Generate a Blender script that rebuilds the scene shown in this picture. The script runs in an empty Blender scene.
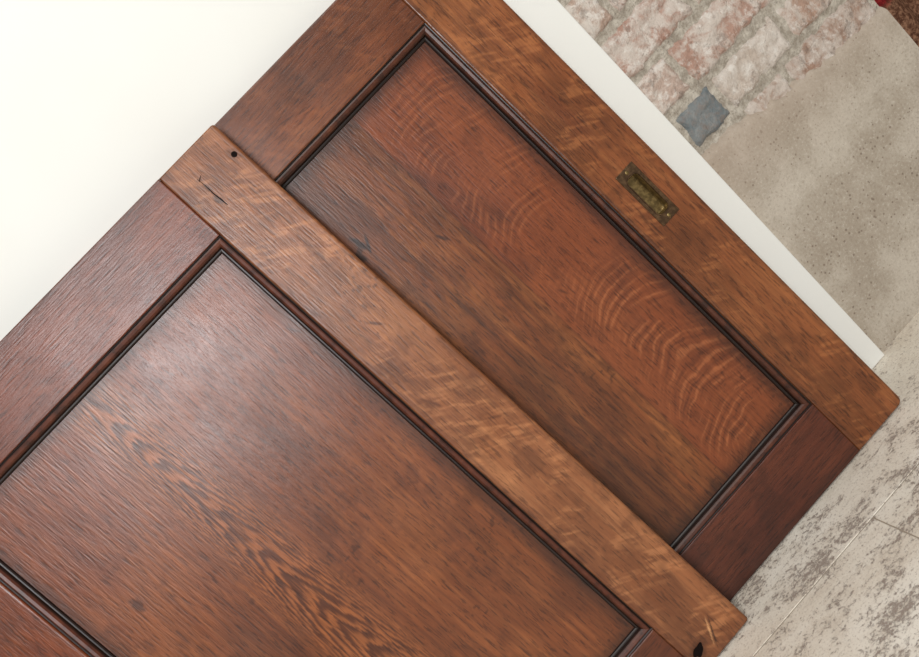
import bpy, bmesh, math, random
import numpy as np
from mathutils import Vector, Matrix, noise as mn
random.seed(7)
scene=bpy.context.scene
scene.view_settings.view_transform='Standard'

def lin(c):
    def f(x):
        x/=255.0
        return x/12.92 if x<=0.04045 else ((x+0.055)/1.055)**2.4
    return (f(c[0]),f(c[1]),f(c[2]),1.0)

# ------------------------------------------------------------ numpy noise
def vnoise(x,y,seed=0):
    rs=np.random.RandomState(seed); T=rs.rand(256,256)
    xi=np.floor(x).astype(int); yi=np.floor(y).astype(int); fx=x-xi; fy=y-yi
    fx=fx*fx*(3-2*fx); fy=fy*fy*(3-2*fy)
    g=lambda a,b:T[a%256,b%256]
    return (g(xi,yi)*(1-fx)+g(xi+1,yi)*fx)*(1-fy)+(g(xi,yi+1)*(1-fx)+g(xi+1,yi+1)*fx)*fy
def fbm(x,y,seed=0,o=4,r=.5):
    s=0;a=1;t=0
    for k in range(o):
        s=s+a*vnoise(x*2**k,y*2**k,seed+k); t+=a; a*=r
    return s/t
def sst(v,a,b):
    t=np.clip((v-a)/(b-a),0,1); return t*t*(3-2*t)

# ------------------------------------------------------------ node helper
class NT:
    def __init__(s,name):
        s.mat=bpy.data.materials.new(name); s.mat.use_nodes=True
        s.t=s.mat.node_tree; s.t.nodes.clear()
        s.out=s.t.nodes.new('ShaderNodeOutputMaterial')
        s.b=s.t.nodes.new('ShaderNodeBsdfPrincipled')
        s.t.links.new(s.b.outputs[0],s.out.inputs[0])
        s.tc=s.t.nodes.new('ShaderNodeTexCoord')
        s.obj=s.tc.outputs['Object']
        sp=s.t.nodes.new('ShaderNodeSeparateXYZ'); s.t.links.new(s.obj,sp.inputs[0])
        s.x,s.y,s.z=sp.outputs
    def put(s,inp,v):
        if isinstance(v,bpy.types.NodeSocket): s.t.links.new(v,inp)
        else: inp.default_value=v
    def m(s,op,a,b=0.0,c=0.0,clamp=False):
        n=s.t.nodes.new('ShaderNodeMath'); n.operation=op; n.use_clamp=clamp
        s.put(n.inputs[0],a); s.put(n.inputs[1],b); s.put(n.inputs[2],c)
        return n.outputs[0]
    def mapv(s,sc,loc=(0,0,0)):
        n=s.t.nodes.new('ShaderNodeMapping'); s.put(n.inputs[0],s.obj)
        n.inputs['Scale'].default_value=sc; n.inputs['Location'].default_value=loc; return n.outputs[0]
    def noise(s,v,scale=1.0,detail=3,rough=.5,dist=0.0):
        n=s.t.nodes.new('ShaderNodeTexNoise'); s.put(n.inputs['Vector'],v)
        n.inputs['Scale'].default_value=scale;n.inputs['Detail'].default_value=detail
        n.inputs['Roughness'].default_value=rough;n.inputs['Distortion'].default_value=dist
        return n.outputs['Fac']
    def vor(s,v,scale,feat='F1',out='Distance'):
        n=s.t.nodes.new('ShaderNodeTexVoronoi'); s.put(n.inputs['Vector'],v); n.feature=feat
        n.inputs['Scale'].default_value=scale; return n.outputs[out]
    def rng(s,v,a,b,c=0.0,d=1.0,smooth=True):
        n=s.t.nodes.new('ShaderNodeMapRange'); s.put(n.inputs[0],v)
        n.interpolation_type='SMOOTHSTEP' if smooth else 'LINEAR'
        for i,q in enumerate((a,b,c,d)): n.inputs[i+1].default_value=q
        return n.outputs[0]
    def mix(s,f,a,b,mode='MIX'):
        n=s.t.nodes.new('ShaderNodeMix'); n.data_type='RGBA'; n.blend_type=mode
        s.put(n.inputs[0],f); s.put(n.inputs[6],a); s.put(n.inputs[7],b); return n.outputs[2]
    def attr(s,name,out='Color'):
        n=s.t.nodes.new('ShaderNodeAttribute'); n.attribute_name=name; return n.outputs[out]
    def bump(s,h,strength=.3,dist=.001):
        n=s.t.nodes.new('ShaderNodeBump'); n.inputs['Strength'].default_value=strength
        n.inputs['Distance'].default_value=dist; s.put(n.inputs['Height'],h)
        s.t.links.new(n.outputs[0],s.b.inputs['Normal'])
    def fin(s,col,rough=.5,spec=.5):
        s.put(s.b.inputs['Base Color'],col); s.put(s.b.inputs['Roughness'],rough)
        s.b.inputs['Specular IOR Level'].default_value=spec
        return s.mat

def wood(name,axis='z',seed=0.0,rough=.32,amp=1.0,spec=.5):
    """oak: the slow colour (boards, figure, marks) comes from the mesh attribute 'wood',
       fine grain and open pores are noise stretched along the board"""
    n=NT(name)
    if axis=='z': sc=lambda a,b:(a,30,b)
    else: sc=lambda a,b:(b,30,a)
    L=(seed,seed*1.7,seed*.6)
    g2=n.noise(n.mapv(sc(280,16),L),1,3,.65)
    g3=n.noise(n.mapv(sc(430,44),L),1,3,.6)
    c=n.attr('wood')
    c=n.mix(n.m('MULTIPLY',n.rng(g2,.42,.70),.28*amp),c,n.mix(1.0,c,(1.6,1.55,1.45,1),'MULTIPLY'))
    c=n.mix(n.m('MULTIPLY',n.rng(g2,.52,.32),.38*amp),c,n.mix(1.0,c,(.54,.50,.48,1),'MULTIPLY'))
    c=n.mix(n.m('MULTIPLY',n.rng(g3,.54,.63),.66*amp),c,n.mix(1.0,c,(.32,.29,.27,1),'MULTIPLY'))
    n.bump(n.m('ADD',n.m('MULTIPLY',g3,-.8),n.m('MULTIPLY',g2,.5)),.34,.0012)
    r=n.m('MULTIPLY_ADD',n.noise(n.obj,10,4,.65),.24,rough-.12)
    return n.fin(c,r,spec)

# ------------------------------------------------------------ mesh helpers
def mkobj(name,bm,mat,parent=None,smooth=False,bevel=None,seg=2):
    me=bpy.data.meshes.new(name); bmesh.ops.recalc_face_normals(bm,faces=bm.faces); bm.to_mesh(me); bm.free()
    ob=bpy.data.objects.new(name,me); scene.collection.objects.link(ob)
    me.materials.append(mat)
    if smooth:
        for p in me.polygons: p.use_smooth=True
    if bevel:
        b=ob.modifiers.new('bevel','BEVEL'); b.width=bevel; b.segments=seg; b.limit_method='ANGLE'; b.angle_limit=math.radians(40)
    if parent: ob.parent=parent
    return ob
def prism(poly,y0,y1):
    bm=bmesh.new()
    f=[bm.verts.new((x,y0,z)) for x,z in poly]; b=[bm.verts.new((x,y1,z)) for x,z in poly]
    bm.faces.new(f); bm.faces.new(b[::-1]); k=len(poly)
    for i in range(k): bm.faces.new((f[i],b[i],b[(i+1)%k],f[(i+1)%k]))
    return bm

def board(name,x0,x1,z0,z1,y0,y1,colfn,mat,parent,rad=(0,0,0,0),bev=.002,step=.002,holes=(),warp=None):
    """solid timber with finely gridded front: grid points are pushed onto the rounded
       outline and eased back at the arrises; colfn(x,z)->(N,3) linear colour"""
    nx=max(4,int(round((x1-x0)/step))); nz=max(4,int(round((z1-z0)/step)))
    def ax(a,b,n):
        s=np.linspace(a,b,n+1); e=bev
        if bev>0:
            s=np.unique(np.concatenate([s[(s>a+e*1.05)&(s<b-e*1.05)],[a,a+e*.12,a+e*.4,a+e,b-e,b-e*.4,b-e*.12,b]]))
        return s
    xs=ax(x0,x1,nx); zs=ax(z0,z1,nz); X,Z=np.meshgrid(xs,zs)
    nz1,nx1=X.shape
    dx=np.minimum(X-x0,x1-X); dz=np.minimum(Z-z0,z1-Z)
    d=np.minimum(dx,dz)
    Y=np.full_like(X,y0)
    PX,PZ=X.copy(),Z.copy()
    for (cx,cz,r,sx,sz) in((x0,z0,rad[0],1,1),(x1,z0,rad[1],-1,1),(x1,z1,rad[2],-1,-1),(x0,z1,rad[3],1,-1)):
        if r<=0: continue
        ox,oz=cx+sx*r,cz+sz*r
        ux,uz=(ox-X)*sx,(oz-Z)*sz
        msk=(ux>0)&(uz>0)
        big=np.maximum(ux,uz); ln=np.sqrt(ux*ux+uz*uz)+1e-12
        f=np.where(msk,big/ln,1.0)
        PX=np.where(msk,ox-sx*ux*f,PX); PZ=np.where(msk,oz-sz*uz*f,PZ)
    if bev>0:
        k=np.clip(1-d/bev,0,1); Y=Y+bev*(1-np.sqrt(np.clip(1-k*k,0,1)))
        if warp is not None: Y=Y+warp(X,Z)*(d>bev)
    N=nx1*nz1
    V=np.stack([PX.ravel(),Y.ravel(),PZ.ravel()],1)
    idx=np.arange(N).reshape(nz1,nx1)
    q=np.stack([idx[:-1,:-1],idx[:-1,1:],idx[1:,1:],idx[1:,:-1]],-1).reshape(-1,4)
    for (hx,hz,hwid,hhgt) in holes:
        cxm=(V[q[:,0],0]+V[q[:,2],0])/2; czm=(V[q[:,0],2]+V[q[:,2],2])/2
        q=q[~((abs(cxm-hx)<hwid)&(abs(czm-hz)<hhgt))]
    per=np.concatenate([idx[0,:],idx[1:,-1],idx[-1,-2::-1],idx[-2:0:-1,0]])
    VB=V[per].copy(); VB[:,1]=y1
    m=len(per); b=N+np.arange(m)
    side=np.stack([per,np.roll(per,-1),np.roll(b,-1),b],1)[:, ::-1]
    faces=[tuple(map(int,f)) for f in q]+[tuple(map(int,f)) for f in side]+[tuple(int(i) for i in b[::-1])]
    V=np.concatenate([V,VB])
    me=bpy.data.meshes.new(name); me.from_pydata(V.tolist(),[],faces); me.update()
    C=np.ones((len(V),4),dtype=np.float32); C[:,:3]=colfn(V[:,0],V[:,2])
    at=me.attributes.new('wood','FLOAT_COLOR','POINT'); at.data.foreach_set('color',C.ravel())
    me.materials.append(mat)
    sm=np.zeros(len(faces),dtype=bool); sm[:len(q)]=True; me.polygons.foreach_set('use_smooth',sm)
    bm=bmesh.new(); bm.from_mesh(me); bmesh.ops.recalc_face_normals(bm,faces=bm.faces); bm.to_mesh(me); bm.free()
    ob=bpy.data.objects.new(name,me); scene.collection.objects.link(ob); ob.parent=parent
    return ob

# colour layers
def L3(c): return np.array(lin(c)[:3])
def mixc(a,b,t): return a*(1-t[:,None])+b*t[:,None]
def ell(x,z,cx,cz,rx,rz,rot=0,soft=.4,wob=.3,seed=3):
    c,s=math.cos(rot),math.sin(rot); dx=x-cx;dz=z-cz
    a=(dx*c+dz*s)/rx; b=(dz*c-dx*s)/rz
    r=np.sqrt(a*a+b*b)+wob*(vnoise(x*300+9,z*300+9,seed)-.5)*2
    return 1-sst(r,1-soft,1+soft)
def base_wood(x,z,dark,base,light,axis,seed,var=1.0):
    al,ac=(z,x) if axis=='z' else (x,z)
    al=al+10;ac=ac+10+.012*(vnoise(ac*5+50,al*4+5,seed)-.5)
    g1=fbm(ac*70,al*3,seed,4,.65); g2=fbm(ac*170,al*8,seed+9,3,.6); bl=fbm(ac*9,al*5,seed+20,4,.6)
    c=np.repeat(L3(base)[None],len(x),0)
    c=mixc(c,L3(dark),np.clip((.52-g1)*3.2,0,1)*.50*var)
    c=mixc(c,L3(light),np.clip((g2-.5)*3.0,0,1)*.50*var)
    c=mixc(c,L3(dark)*.8,sst(bl,.5,.72)*.50)
    c=mixc(c,L3(light),sst(bl,.48,.28)*.32)
    pt=fbm(x*26+20,z*26+20,seed+70,4,.65)
    c=mixc(c,L3(dark)*.75,sst(pt,.54,.72)*.38)
    sp=vnoise(x*230+20,z*190+20,seed+80)*fbm(x*9+7,z*9+7,seed+81,2)
    c=mixc(c,L3(dark)*.45,sst(sp,.60,.68)*.55)
    return c
def frame_col(dark,base,light,axis,seed,mott=0.0,marks=(),edge=None,var=1.0):
    def fn(x,z):
        c=base_wood(x,z,dark,base,light,axis,seed,var)
        al,ac=(z,x) if axis=='z' else (x,z)
        if mott:   # short quarter-sawn flecks lying across the grain
            q=fbm(ac*70+30+al*40,al*150+30+ac*90,seed+30,3,.6); w=fbm(ac*14+4,al*22+4,seed+40,3,.6)
            c=mixc(c,L3(light)*1.15,sst(q,.52,.68)*sst(w,.40,.58)*mott)
            c=mixc(c,L3(dark),sst(q,.46,.30)*sst(w,.44,.6)*mott*.6)
            c=mixc(c,L3(dark),sst(fbm(ac*25+4,al*18+3,seed+50,4,.65),.54,.72)*mott*.9)
        if edge is not None:
            for (which,pos,col,amt,wd) in edge:
                dd=np.abs((x if which=='x' else z)-pos)
                c=mixc(c,L3(col),(1-sst(dd,wd*.25,wd))*amt*(.45+.9*fbm(x*40+9,z*40+9,seed+60,3)).clip(0,1))
        for mk in marks:
            cx,cz,rx,rz,rot,col,amt=mk
            c=mixc(c,L3(col),ell(x,z,cx,cz,rx,rz,rot)*amt)
        return c
    return fn
def panelA_col(x,z):
    c=base_wood(x,z,(82,42,19),(122,66,32),(158,98,52),'z',5,1.0)
    xx=x+.0015*(vnoise(z*4+5,z*0+3,8)-.5)
    right=sst(xx,-.2488,-.2476); left=1-sst(xx,-.3253,-.3241)
    redc=base_wood(x,z,(92,42,20),(121,60,30),(140,76,40),'z',33,.5)
    c=c*(1-right[:,None]*.9)+redc*right[:,None]*.9
    c=c*(1-.16*left[:,None])
    # ray fleck: curved ribbons sweeping over the quarter-sawn board
    d=x+.11
    warp=.060*(fbm(x*6+20,z*5+20,61,3,.5)-.5)
    s=x*.42+z*.88-d*d*3.4*np.sign(d)+warp+.008*(fbm(x*45+20,z*45+20,65,3)-.5)
    ph=s/.0125+3.2*vnoise(x*5+3,z*9+3,68)
    fr=np.abs((ph%1)-.5)*2
    wdt=.64+.30*(fbm(x*18+3,z*18+3,66,2)-.5)
    thin=sst(fr,wdt,wdt+.28)
    ph2=s/.0060+5*vnoise(x*10+7,z*10+7,70); thin2=sst(np.abs((ph2%1)-.5)*2,.62,1.0)
    brk=.10+.90*sst(fbm(x*22+11,z*30+11,77,3,.6),.42,.60)
    brk2=sst(fbm(x*30+31,z*30+11,87,3,.6),.40,.60)
    reg=right*sst(x,-.249,-.222)*(.60+.40*(1-sst(z,.42,.66)))*sst(fbm(x*5+3,z*4+3,93,2),.12,.40)
    c=mixc(c,L3((168,100,60)),thin*brk*reg*.50)
    c=mixc(c,L3((158,90,50)),thin2*brk2*reg*.36)
    c=mixc(c,L3((72,31,15)),sst(fr,.36,.04)*brk*reg*.42)
    mid=(1-right); f3=sst(fbm(x*230+5,z*26+5,90,3),.54,.68)
    c=mixc(c,L3((74,38,18)),f3*mid*.5)
    for jx in(-.2482,-.3247):
        c=mixc(c,L3((54,24,10)),(1-sst(np.abs(xx-jx),.0004,.0018))*.45)
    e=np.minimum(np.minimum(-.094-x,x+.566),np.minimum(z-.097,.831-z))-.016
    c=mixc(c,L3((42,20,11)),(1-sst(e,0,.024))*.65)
    for mk in [(-.3600,.701,.0034,.0140,.15,(30,15,10),.95),(-.3530,.690,.0022,.012,-.5,(36,18,12),.9),(-.371,.684,.0034,.008,.3,(40,20,12),.85),(-.366,.693,.011,.0036,.4,(44,22,14),.7),
        (-.279,.626,.0024,.011,.5,(52,24,14),.8),(-.278,.68,.008,.014,0,(76,36,16),.5),(-.33,.72,.012,.03,0,(80,40,20),.4),(-.30,.30,.01,.03,0,(80,40,20),.4),
        (-.385,.74,.0025,.006,.8,(44,22,12),.7),(-.22,.46,.0018,.008,.4,(60,28,14),.6),(-.34,.60,.002,.007,.2,(56,26,14),.6)]:
        c=mixc(c,L3(mk[5]),ell(x,z,*mk[:5])*mk[6])
    return c
def panelB_col(x,z):
    c=base_wood(x,z,(86,42,19),(119,63,30),(152,90,48),'z',15,1.0)
    top=sst(z,.50,.80)
    c=mixc(c,L3((116,55,36)),top*.40)  # reddish sheen painted into the colour of the panel's upper end
    w=x+.349+.016*(vnoise(z*5+4,z*0+4,16)-.5)
    aw=np.sqrt(w*w+.002**2)
    beta=200+190*sst(z,.35,.85)
    jag=(fbm(x*90+20,z*9+20,17,3,.6)-.5)*.075+(fbm(x*300+20,z*22+20,23,2)-.5)*.045
    q=z+beta*w*w+jag
    fr=(q/.050)%1
    tooth=sst(fr,.22,.60)*(1-sst(fr,.84,1.0))
    wmax=.034+.012*(1-sst(z,.4,.85))
    core=1-sst(aw/wmax,.55,1.25)
    grow=1-sst(z,.80,.92)*.9
    c=mixc(c,L3((158,92,48)),core*grow*.60)
    c=mixc(c,L3((72,33,15)),core*grow*tooth*.88)
    s=aw+.02*z+.012*(fbm(x*6+5,z*3+5,44,3)-.5)
    b=np.abs(((s/.0105)%1)-.5)*2
    far=1-sst(aw,.05,.16)*.5
    c=mixc(c,L3((76,35,16)),sst(b,.45,.95)*(1-core)*.42*far)
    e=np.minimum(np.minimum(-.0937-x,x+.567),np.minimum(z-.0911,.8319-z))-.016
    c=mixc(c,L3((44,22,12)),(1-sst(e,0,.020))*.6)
    for mk in [(-.071,.709,.0016,.010,.5,(60,28,16),.8),(-.119,.688,.0014,.009,.5,(60,28,16),.7),(-.49,.60,.006,.010,0,(54,24,12),.75),(-.40,.50,.004,.004,0,(60,28,14),.5),(-.20,.55,.003,.012,.3,(70,32,16),.5),(-.25,.60,.002,.006,.3,(70,32,16),.5),(-.16,.45,.002,.008,.8,(70,32,16),.5)]:
        c=mixc(c,L3(mk[5]),ell(x,z,*mk[:5])*mk[6])
    return c

def moulding(x0,x1,z0,z1,depth):
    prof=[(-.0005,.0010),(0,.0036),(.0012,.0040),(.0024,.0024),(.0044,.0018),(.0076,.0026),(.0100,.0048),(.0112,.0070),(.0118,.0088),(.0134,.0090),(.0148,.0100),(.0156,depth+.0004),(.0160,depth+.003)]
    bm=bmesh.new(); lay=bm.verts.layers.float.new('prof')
    rings=[]
    for d,y in prof:
        ring=[]
        cs=[(x0+d,z0+d),(x1-d,z0+d),(x1-d,z1-d),(x0+d,z1-d)]
        for i in range(4):
            for s in range(12):
                t=s/12; a=cs[i];b=cs[(i+1)%4]
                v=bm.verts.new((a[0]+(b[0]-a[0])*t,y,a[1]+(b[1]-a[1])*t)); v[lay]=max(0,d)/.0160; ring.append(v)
        rings.append(ring)
    k=len(rings[0])
    for a,b in zip(rings,rings[1:]):
        for i in range(k): bm.faces.new((a[i],a[(i+1)%k],b[(i+1)%k],b[i]))
    return bm
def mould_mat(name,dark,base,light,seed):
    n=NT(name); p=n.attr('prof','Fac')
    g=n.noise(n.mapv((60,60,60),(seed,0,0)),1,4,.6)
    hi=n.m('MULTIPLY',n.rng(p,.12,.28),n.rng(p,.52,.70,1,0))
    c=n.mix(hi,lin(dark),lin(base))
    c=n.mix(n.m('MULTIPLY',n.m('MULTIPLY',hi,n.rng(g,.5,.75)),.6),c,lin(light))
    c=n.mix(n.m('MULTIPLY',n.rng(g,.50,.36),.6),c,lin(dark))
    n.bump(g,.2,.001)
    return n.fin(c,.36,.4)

# ------------------------------------------------------------ doors
def door(name,W,H,t,wsR,wsL,wt,wb,mats,loc,lean,yaw,radii,holes=()):
    e=bpy.data.objects.new(name,None); scene.collection.objects.link(e); e.empty_display_size=.1
    e.matrix_world=Matrix.Translation(loc)@Matrix.Rotation(yaw,4,'Z')@Matrix.Rotation(-lean,4,'X')
    g=.0002
    wv=lambda X,Z:.0003*(vnoise(X*30+50,Z*6+50,4)-.5)
    board('stile_right',-wsR,0,0,H,0,t,mats['sr'][0],mats['sr'][1],e,rad=(0,radii[0],radii[1],0),bev=.0026,holes=holes,step=.0013,warp=wv)
    board('stile_left',-W,-W+wsL,0,H,0,t,mats['sl'][0],mats['sl'][1],e,rad=(.004,0,0,.004),bev=.0022,step=.004)
    board('rail_top',-W+wsL+g,-wsR-g,H-wt,H,.0005,t-.0004,mats['rt'][0],mats['rt'][1],e,bev=.0013,step=.0022,warp=wv)
    board('rail_bottom',-W+wsL+g,-wsR-g,0,wb,.0005,t-.0004,mats['rb'][0],mats['rb'][1],e,bev=.0013,step=.0025)
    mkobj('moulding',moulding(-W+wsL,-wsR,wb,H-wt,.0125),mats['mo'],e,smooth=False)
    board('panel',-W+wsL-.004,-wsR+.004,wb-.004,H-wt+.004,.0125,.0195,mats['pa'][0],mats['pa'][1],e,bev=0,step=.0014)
    return e

HD=.93
mA=dict(
 sr=(frame_col((92,49,23),(131,74,39),(162,102,58),'z',1,mott=.38,edge=[('x',-.0939,(80,42,20),.6,.010),('x',0,(100,55,27),.5,.009)],marks=[
   (-.010,.30,.0015,.03,.05,(70,34,16),.5),(-.05,.63,.010,.05,.0,(104,54,28),.5),(-.02,.06,.010,.025,0,(84,42,20),.6),(-.070,.13,.003,.02,0,(80,40,18),.5)]),wood('oak_stile','z',1)),
 sl=(frame_col((80,38,18),(110,56,26),(140,80,40),'z',2),wood('oak_stile_left','z',2)),
 rt=(frame_col((82,42,20),(114,60,30),(142,84,45),'x',3,mott=.2,edge=[('z',.93,(78,40,20),.5,.012)]),wood('oak_rail_top','x',3)),
 rb=(frame_col((58,26,15),(81,37,22),(102,51,30),'x',4,edge=[('z',0,(50,22,12),.6,.02)]),wood('oak_rail_bottom','x',4,rough=.38)),
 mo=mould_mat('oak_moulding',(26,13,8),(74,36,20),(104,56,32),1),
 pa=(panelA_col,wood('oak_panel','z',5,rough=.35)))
mB=dict(
 sr=(frame_col((98,54,29),(140,85,50),(174,116,74),'z',11,mott=.48,edge=[('x',-.0937,(92,48,25),.5,.010),('x',0,(106,62,34),.5,.009),('z',.93,(100,58,32),.5,.012)],marks=[
   (-.020,.20,.003,.02,0,(96,50,24),.5),(-.064,.862,.004,.007,.2,(50,26,14),.7),
   (-.045,.62,.0018,.012,.7,(74,38,20),.8),(-.07,.50,.0016,.014,.4,(84,44,22),.7),(-.03,.43,.0014,.010,.9,(84,44,22),.6),(-.010,.886,.0085,.0085,0,(104,58,28),.7),
   (-.046,.032,.0013,.016,-.5,(204,152,104),.75),(-.030,.012,.012,.008,0,(120,68,36),.6),
   (-.043,.030,.0010,.020,-.5,(40,22,12),.8),
   (-.075,.026,.0145,.0110,.4,(84,46,24),.85),
   (-.05,.36,.004,.02,0,(100,54,26),.6),(-.03,.74,.005,.02,0,(100,56,28),.6),(-.06,.15,.02,.05,0,(112,62,32),.4)]),wood('oak_stile_near','z',11,rough=.33,amp=.85)),
 sl=(frame_col((84,38,18),(112,54,26),(140,78,40),'z',12),wood('oak_stile_left_near','z',12)),
 rt=(frame_col((82,37,22),(110,54,33),(132,72,44),'x',13,mott=.15,edge=[('z',.93,(80,40,24),.5,.012)]),wood('oak_rail_top_near','x',13)),
 rb=(frame_col((78,36,18),(104,52,26),(128,72,36),'x',14),wood('oak_rail_bottom_near','x',14)),
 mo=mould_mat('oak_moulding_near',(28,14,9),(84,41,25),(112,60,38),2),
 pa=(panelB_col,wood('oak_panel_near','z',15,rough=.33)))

cx,cz=-.0485,.4665; hw,hh=.0160,.0460
lA,lB=.0814,.1075
far_leaf=door('oak_panel_door',.66,HD,.035,.0939,.0939,.099,.0973,mA,(0,-.1105,.00285),lA,0,(.010,.004),holes=[(cx,cz,.0125,.040)])
near_leaf=door('oak_panel_door.001',.6607,HD,.027,.0937,.0937,.0981,.0911,mB,(-.3746,-.1648,.0029),lB,.0212,(.004,.004))

# screw hole, gouge and knot in the near stile
mhole=NT('hole_dark').fin(lin((18,10,8)),.8,.1)
bm=bmesh.new()
bmesh.ops.create_circle(bm,cap_ends=True,segments=24,radius=.0038,matrix=Matrix.Translation((-.010,-.0004,.886))@Matrix.Rotation(math.pi/2,4,'X'))
mkobj('screw_hole',bm,mhole,near_leaf)
def sliver(name,pts,wid,y=-.0004):
    bm=bmesh.new(); L=[];Rr=[]
    for i,(x,z) in enumerate(pts):
        a=pts[max(0,i-1)];b=pts[min(len(pts)-1,i+1)]; dx,dz=b[0]-a[0],b[1]-a[1]; l=math.hypot(dx,dz)
        w=wid[i]/2; L.append(bm.verts.new((x-dz/l*w,y,z+dx/l*w))); Rr.append(bm.verts.new((x+dz/l*w,y,z-dx/l*w)))
    for i in range(len(pts)-1): bm.faces.new((L[i],L[i+1],Rr[i+1],Rr[i]))
    return mkobj(name,bm,mhole,near_leaf)
sliver('gouge_long',[(-.0625,.897),(-.0618,.885),(-.0622,.872),(-.0612,.860),(-.0606,.850)],[.0004,.0009,.0014,.0018,.0010])
sliver('gouge_short',[(-.0635,.893),(-.060,.895),(-.056,.897)],[.0006,.0011,.0004])
bm=bmesh.new(); P=[]
for i in range(28):
    a=2*math.pi*i/28; r=1+.13*math.sin(3*a+1)+.08*math.sin(5*a)
    ex,ez=.0098*r*math.cos(a),.0062*r*math.sin(a); c_,s_=math.cos(.35),math.sin(.35)
    P.append(bm.verts.new((-.075+ex*c_-ez*s_,-.0004,.026+ex*s_+ez*c_)))
bm.faces.new(P); mkobj('knot_hole',bm,mhole,near_leaf)

# ------------------------------------------------------------ flush pull
def brass(name,base,hi,rough,met=.8):
    n=NT(name); g=n.noise(n.obj,160,4,.65)
    c=n.mix(n.rng(g,.4,.65),lin(base),lin(hi)); n.b.inputs['Metallic'].default_value=met
    n.bump(g,.12,.0005); return n.fin(c,n.m('MULTIPLY_ADD',g,.3,rough-.15),.5)
mp=brass('aged_bronze',(84,64,46),(108,84,60),.42); mcup=brass('worn_brass',(110,92,58),(146,124,80),.36)
def stad(w,h,r,n=8):
    P=[]
    for (sx,sz,a0) in((-1,-1,180),(1,-1,270),(1,1,0),(-1,1,90)):
        for k in range(n+1):
            a=math.radians(a0+90*k/n); P.append((cx+sx*(w-r)+r*math.cos(a),cz+sz*(h-r)+r*math.sin(a)))
    return P
def ringmesh(loops):
    bm=bmesh.new(); R=[[bm.verts.new((x,y,z)) for x,z in P] for P,y in loops]
    for a,b in zip(R,R[1:]):
        k=len(a)
        for i in range(k): bm.faces.new((a[i],a[(i+1)%k],b[(i+1)%k],b[i]))
    return bm,R
bm,R=ringmesh([(stad(hw,hh,.001),.001),(stad(hw,hh,.001),-.0010),(stad(hw-.0008,hh-.0008,.001),-.0016),(stad(.0116,.0345,.0080),-.0016),(stad(.0110,.0339,.0076),-.0026),(stad(.0101,.0330,.0070),-.0026),(stad(.0097,.0326,.0068),-.0010)])
mkobj('flush_pull_plate',bm,mp,far_leaf)
bm,R=ringmesh([(stad(.0098,.0327,.0069),-.0014),(stad(.0096,.0324,.0067),.006),(stad(.0090,.0316,.0060),.0105),(stad(.0076,.0297,.0050),.0120)])
bm.faces.new(R[-1]); mkobj('flush_pull_cup',bm,mcup,far_leaf)
for sz in(-1,1):
    bm=bmesh.new(); bmesh.ops.create_uvsphere(bm,u_segments=16,v_segments=8,radius=.0028,matrix=Matrix.Translation((cx,-.0014,cz+sz*.0400))@Matrix.Diagonal((1,.45,1,1)))
    mkobj('flush_pull_screw_%d'%(1 if sz<0 else 2),bm,mcup,far_leaf,smooth=True)

# ------------------------------------------------------------ white wall
XW=.0736
n=NT('white_painted_plaster')
g=n.noise(n.obj,3,3); c=n.mix(n.rng(g,.3,.7),lin((231,230,223)),lin((234,234,228)))
n.bump(n.noise(n.obj,90,3),.05,.001); mw=n.fin(c,.55,.35)
def box(x0,x1,y0,y1,z0,z1): return prism([(x0,z0),(x1,z0),(x1,z1),(x0,z1)],y0,y1)
mkobj('wall_back',box(-3.0,XW,0,.14,0,2.6),mw,bevel=.002)

# ------------------------------------------------------------ brick wall
n=NT('whitewashed_brick')
col=n.attr('bcol')
a=n.noise(n.obj,38,5,.65,.4); b=n.noise(n.obj,130,4,.7)
c=n.mix(n.m('MULTIPLY',n.rng(b,.42,.7),.4),col,lin((140,116,102)))
ww=n.m('MULTIPLY',n.rng(n.noise(n.mapv((24,24,24),(2,2,2)),1,5,.7,.5),.38,.58),n.attr('ww','Fac'))
c=n.mix(ww,c,lin((206,196,185)))
c=n.mix(n.m('MULTIPLY',n.rng(n.noise(n.mapv((60,60,60),(5,5,5)),1,5,.75),.50,.64),n.m('MULTIPLY',n.attr('ww','Fac'),.7)),c,lin((226,220,211)))
c=n.mix(n.m('MULTIPLY',n.rng(n.noise(n.mapv((45,45,45),(9,5,1)),1,4,.75),.56,.66),.55),c,lin((132,118,108)))
n.bump(n.m('ADD',a,n.m('MULTIPLY',b,.6)),.9,.006); mbrick=n.fin(c,.9,.2)
XE=.44
def add_brick(bm,x0,x1,z0,z1,col,wwv,L1,L2,yf=.014,rough=.004):
    nx=max(4,int((x1-x0)/.005)); nz=13
    grid=[]
    for j in range(nz+1):
        row=[]
        for i in range(nx+1):
            u=i/nx;v=j/nz; x=x0+(x1-x0)*u; z=z0+(z1-z0)*v
            ed=min(min(u,1-u)*(x1-x0),min(v,1-v)*(z1-z0))
            k=max(0,1-ed/.008)
            y=yf+.010*k*k+rough*(mn.noise(Vector((x*45,z*45,3)))+.7*mn.noise(Vector((x*120,z*120,8))))
            jx=.006*mn.noise(Vector((x*35,z*35,21)))+.003*mn.noise(Vector((x*120,z*120,21)));jz=.005*mn.noise(Vector((x*35,z*35,41)))+.003*mn.noise(Vector((x*120,z*120,41)))
            w=bm.verts.new((max(XW,x+jx),y,z+jz)); w[L1]=(*lin(col)[:3],1); w[L2]=wwv; row.append(w)
        grid.append(row)
    for j in range(nz):
        for i in range(nx): bm.faces.new((grid[j][i],grid[j][i+1],grid[j+1][i+1],grid[j+1][i]))
bm=bmesh.new(); L1=bm.verts.layers.float_color.new('bcol'); L2=bm.verts.layers.float.new('ww')
pink=[(178,148,132),(188,162,148),(170,136,120),(190,168,154),(166,130,114)]
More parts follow.
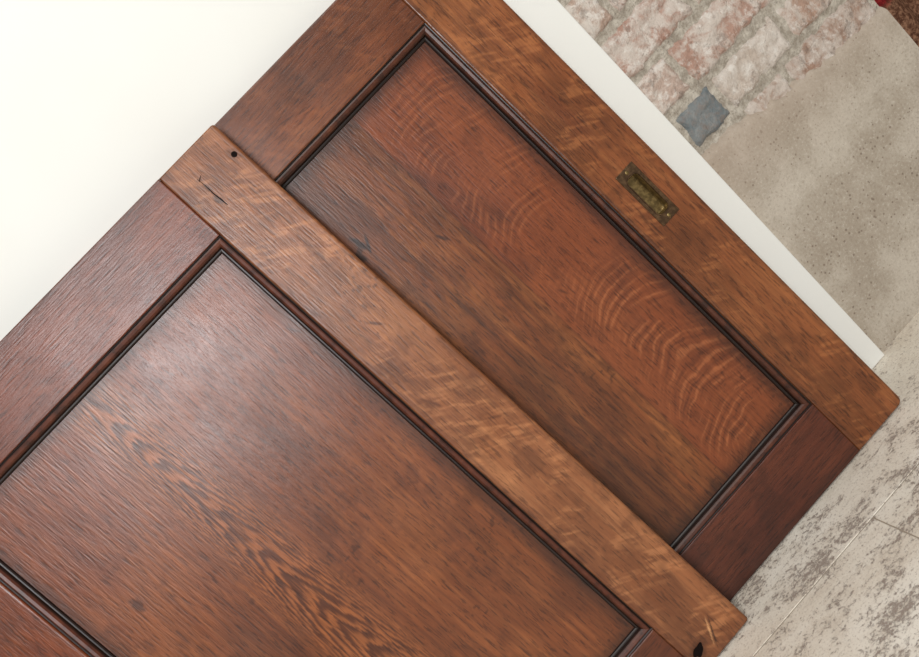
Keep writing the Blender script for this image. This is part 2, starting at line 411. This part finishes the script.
rows=[
 (.366,.424,[(.170,.255,(164,136,118),.8),(.262,.435,(158,128,110),.7)]),
 (.432,.491,[(.086,.158,(112,120,122),.12),(.165,.302,(194,180,166),1),(.308,.437,(172,142,124),.8)]),
 (.500,.567,[(.0736,.140,(190,168,154),1),(.147,.347,(176,142,126),.9),(.353,.437,(184,158,142),.9)]),
 (.575,.641,[(.0736,.218,(172,136,120),.85),(.224,.425,(186,162,146),1)]),
 (.650,.716,[(.0736,.128,(182,158,142),1),(.134,.338,(174,140,126),.9),(.344,.437,(182,156,142),.9)]),
]
z=.727;k=0
while z<2.5:
    row=[];x=.0736;w=.11 if k%2 else .20
    while x<.43:
        x2=min(x+w,.437); row.append((x,x2,random.choice(pink),random.uniform(.8,1))); x=x2+.008; w=.215
    rows.append((z,z+.065,row)); z+=.075; k+=1
for z0,z1,r in rows:
    for x0,x1,cc,wv in r: add_brick(bm,x0,x1,z0,z1,cc,wv,L1,L2)
bw=mkobj('wall_brick',bm,mbrick,smooth=True)
n=NT('lime_mortar'); a=n.noise(n.obj,70,5,.7); b=n.noise(n.obj,300,3,.6)
c=n.mix(n.rng(a,.35,.65),lin((156,146,132)),lin((198,190,176))); c=n.mix(n.m('MULTIPLY',n.rng(b,.58,.7),.5),c,lin((126,114,100)))
n.bump(n.m('ADD',a,b),.8,.004); mmor=n.fin(c,.95,.1)
bm=bmesh.new()
nx,nz=60,180
G=[[bm.verts.new((XW+(XE-XW)*i/nx,.0185+.003*mn.noise(Vector((i*.5,j*.8,1)))+.002*mn.noise(Vector((i*1.3,j*1.9,5))),.33+(2.6-.33)*j/nz)) for i in range(nx+1)] for j in range(nz+1)]
for j in range(nz):
    for i in range(nx): bm.faces.new((G[j][i],G[j][i+1],G[j+1][i+1],G[j+1][i]))
mo=mkobj('mortar',bm,mmor,bw,smooth=True)
core=mkobj('wall_core',box(XW,XE-.004,.026,.14,0,2.6),mmor,bw)
n=NT('cement_render'); a=n.noise(n.obj,9,4,.6); b=n.noise(n.obj,240,4,.7); d=n.vor(n.obj,110)
c=n.mix(n.rng(a,.35,.68),lin((166,154,138)),lin((192,182,167)))
c=n.mix(n.m('MULTIPLY',n.rng(b,.5,.70),.5),c,lin((142,128,112)))
c=n.mix(n.m('MULTIPLY',n.rng(b,.46,.30),.5),c,lin((208,200,186)))
c=n.mix(n.m('MULTIPLY',n.rng(n.m('ADD',d,n.m('MULTIPLY',a,.6)),.40,.48,1,0),.65),c,lin((114,98,84)))
c=n.mix(n.m('MULTIPLY',n.rng(n.m('ADD',n.z,n.m('MULTIPLY',a,.1)),.34,.46),.5),c,lin((174,156,140)))
n.bump(n.m('ADD',b,n.m('MULTIPLY',a,.8)),.5,.002); mcem=n.fin(c,.92,.15)
bm=bmesh.new(); nx,nz=90,90
def ztop(x):
    pts=[(.0736,.424),(.12,.424),(.165,.420),(.20,.406),(.26,.398),(.33,.386),(.44,.378)]
    for (a0,b0),(a1,b1) in zip(pts,pts[1:]):
        if x<=a1+1e-6:
            t=(x-a0)/(a1-a0); return b0+(b1-b0)*t+.007*mn.noise(Vector((x*40,0,2)))+.005*mn.noise(Vector((x*110,0,2)))
    return pts[-1][1]
G=[]
for j in range(nz+1):
    row=[]
    for i in range(nx+1):
        x=XW+(XE-XW)*i/nx; zt=ztop(x); zz=zt*(j/nz)
        e=max(0,1-(zt-zz)/.014)
        y=.0095+.012*e*e+.0014*mn.noise(Vector((x*18,zz*18,0)))+.0012*e*mn.noise(Vector((x*120,zz*120,0)))
        row.append(bm.verts.new((x,y,zz)))
    G.append(row)
for j in range(nz):
    for i in range(nx): bm.faces.new((G[j][i],G[j][i+1],G[j+1][i+1],G[j+1][i]))
mkobj('cement_render',bm,mcem,bw,smooth=True)

# ------------------------------------------------------------ floor (travertine slabs)
n=NT('travertine')
sw=n.noise(n.mapv((3,6,1),(1,1,1)),1,4,.6,.4)
m1=n.noise(n.mapv((16,24,1),(4,2,4)),1,6,.7,.3)
f1=n.noise(n.mapv((110,150,1),(7,3,7)),1,5,.8,.2)
f2=n.noise(n.mapv((300,300,1),(2,3,7)),1,3,.7)
c=n.mix(n.rng(sw,.35,.68),lin((222,212,195)),lin((240,234,221)))
c=n.mix(n.m('MULTIPLY',n.rng(m1,.42,.62),.55),c,lin((200,186,168)))
zone=n.rng(n.m('ADD',n.m('MULTIPLY',m1,.65),n.m('MULTIPLY',sw,.35)),.44,.62)
pit=n.rng(n.m('ADD',f1,n.m('MULTIPLY',zone,.16)),.58,.68)
c=n.mix(n.m('MULTIPLY',pit,.78),c,lin((124,106,97)))
c=n.mix(n.m('MULTIPLY',n.rng(f2,.55,.66),.5),c,lin((146,128,114)))
c=n.mix(n.m('MULTIPLY',n.rng(f2,.46,.32),.35),c,lin((246,242,233)))
c=n.mix(.08,c,n.attr('tint'))
n.bump(n.m('SUBTRACT',1.0,pit),.5,.002); mfl=n.fin(c,n.rng(f1,.3,.7,.42,.6),.4)
bm=bmesh.new(); LT=bm.verts.layers.float_color.new('tint')
def tile(x0,x1,y0,y1):
    g=.0009;t=random.choice([(214,206,190),(196,186,168),(228,220,206)])
    vs=bmesh.ops.create_cube(bm,size=1,matrix=Matrix.Translation(((x0+x1)/2,(y0+y1)/2,-.01))@Matrix.Diagonal((x1-x0-2*g,y1-y0-2*g,.02,1)))['verts']
    for v in vs: v[LT]=lin(t)
ys=[.9,.50,.195,-.212,-.618,-1.02,-1.43,-1.84,-2.25,-2.7]
for r,(ya,yb) in enumerate(zip(ys,ys[1:])):
    off={2:.42,3:-.175}.get(r,(-.48 if r%2==0 else -.175))
    L=.61 if r!=2 else .915
    x=off
    while x>-3.2:x-=L
    while x<1.8:
        tile(x,x+L,yb,ya); x+=L
fl=mkobj('floor',bm,mfl,bevel=.0006,seg=1)
mkobj('floor_grout',box(-3.3,2.4,-2.7,.9,-.03,-.0009),NT('grout').fin(lin((162,150,134)),.9,.1),fl)

# ------------------------------------------------------------ rug hanging beyond the wall end
n=NT('woven_rug'); b=n.noise(n.obj,120,4,.7)
cr=n.mix(n.rng(b,.4,.65),lin((104,24,28)),lin((150,48,46)))
cb=n.mix(n.rng(b,.38,.66),lin((84,54,40)),lin((150,112,88)))
c=n.mix(n.rng(n.m('ADD',n.z,n.m('MULTIPLY',b,.03)),.295,.31),cb,cr)
n.bump(b,.6,.003); mr=n.fin(c,.95,.1)
bm=bmesh.new(); G=[]
for j in range(31):
    row=[]
    for i in range(61):
        x=.40+.75*i/60; z=.0+1.0*j/30
        row.append(bm.verts.new((x,.30+.018*math.sin(x*55+z*2)+.010*mn.noise(Vector((x*9,z*6,0))),z)))
    G.append(row)
for j in range(30):
    for i in range(60): bm.faces.new((G[j][i],G[j][i+1],G[j+1][i+1],G[j+1][i]))
rug=mkobj('hanging_rug',bm,mr,smooth=True)
s=rug.modifiers.new('thick','SOLIDIFY'); s.thickness=.008

# ------------------------------------------------------------ light
w=bpy.data.worlds.new('room_light'); scene.world=w; w.use_nodes=True
w.node_tree.nodes['Background'].inputs[0].default_value=(1.0,.985,.95,1); w.node_tree.nodes['Background'].inputs[1].default_value=.31
def area(name,loc,tgt,sx,sy,p,col):
    L=bpy.data.lights.new(name,'AREA'); L.shape='RECTANGLE'; L.size=sx; L.size_y=sy; L.energy=p; L.color=col
    o=bpy.data.objects.new(name,L); scene.collection.objects.link(o); o.location=loc
    o.rotation_euler=(Vector(tgt)-Vector(loc)).to_track_quat('-Z','Y').to_euler(); return o
area('window_light',(-1.00,-3.0,1.44),(-.7,0,.7),.7,.7,50,(.97,.98,1))
area('overhead_fill',(-.1,-1.9,2.7),(-.1,0,.3),1.8,1.4,34,(1,.98,.94))  # added lamp overhead: lights the doors without glare towards the camera

# ------------------------------------------------------------ camera
F=Vector((0.07027947560438248,0.9785076888543494,-0.1938646387603807)); R=Vector((0.6754687854063385,-0.18969105469648528,-0.712572258588433)); U=Vector((0.734031821687901,0.08087030741288742,0.6742827879521219))
cam=bpy.data.cameras.new('camera'); co=bpy.data.objects.new('camera',cam); scene.collection.objects.link(co)
M=Matrix(((R.x,U.x,-F.x,-.4308),(R.y,U.y,-F.y,-1.1668),(R.z,U.z,-F.z,.7489),(0,0,0,1)))
co.matrix_world=M; cam.sensor_fit='HORIZONTAL'; cam.sensor_width=36; cam.lens=862.56/919*36; cam.clip_start=.02
scene.camera=co
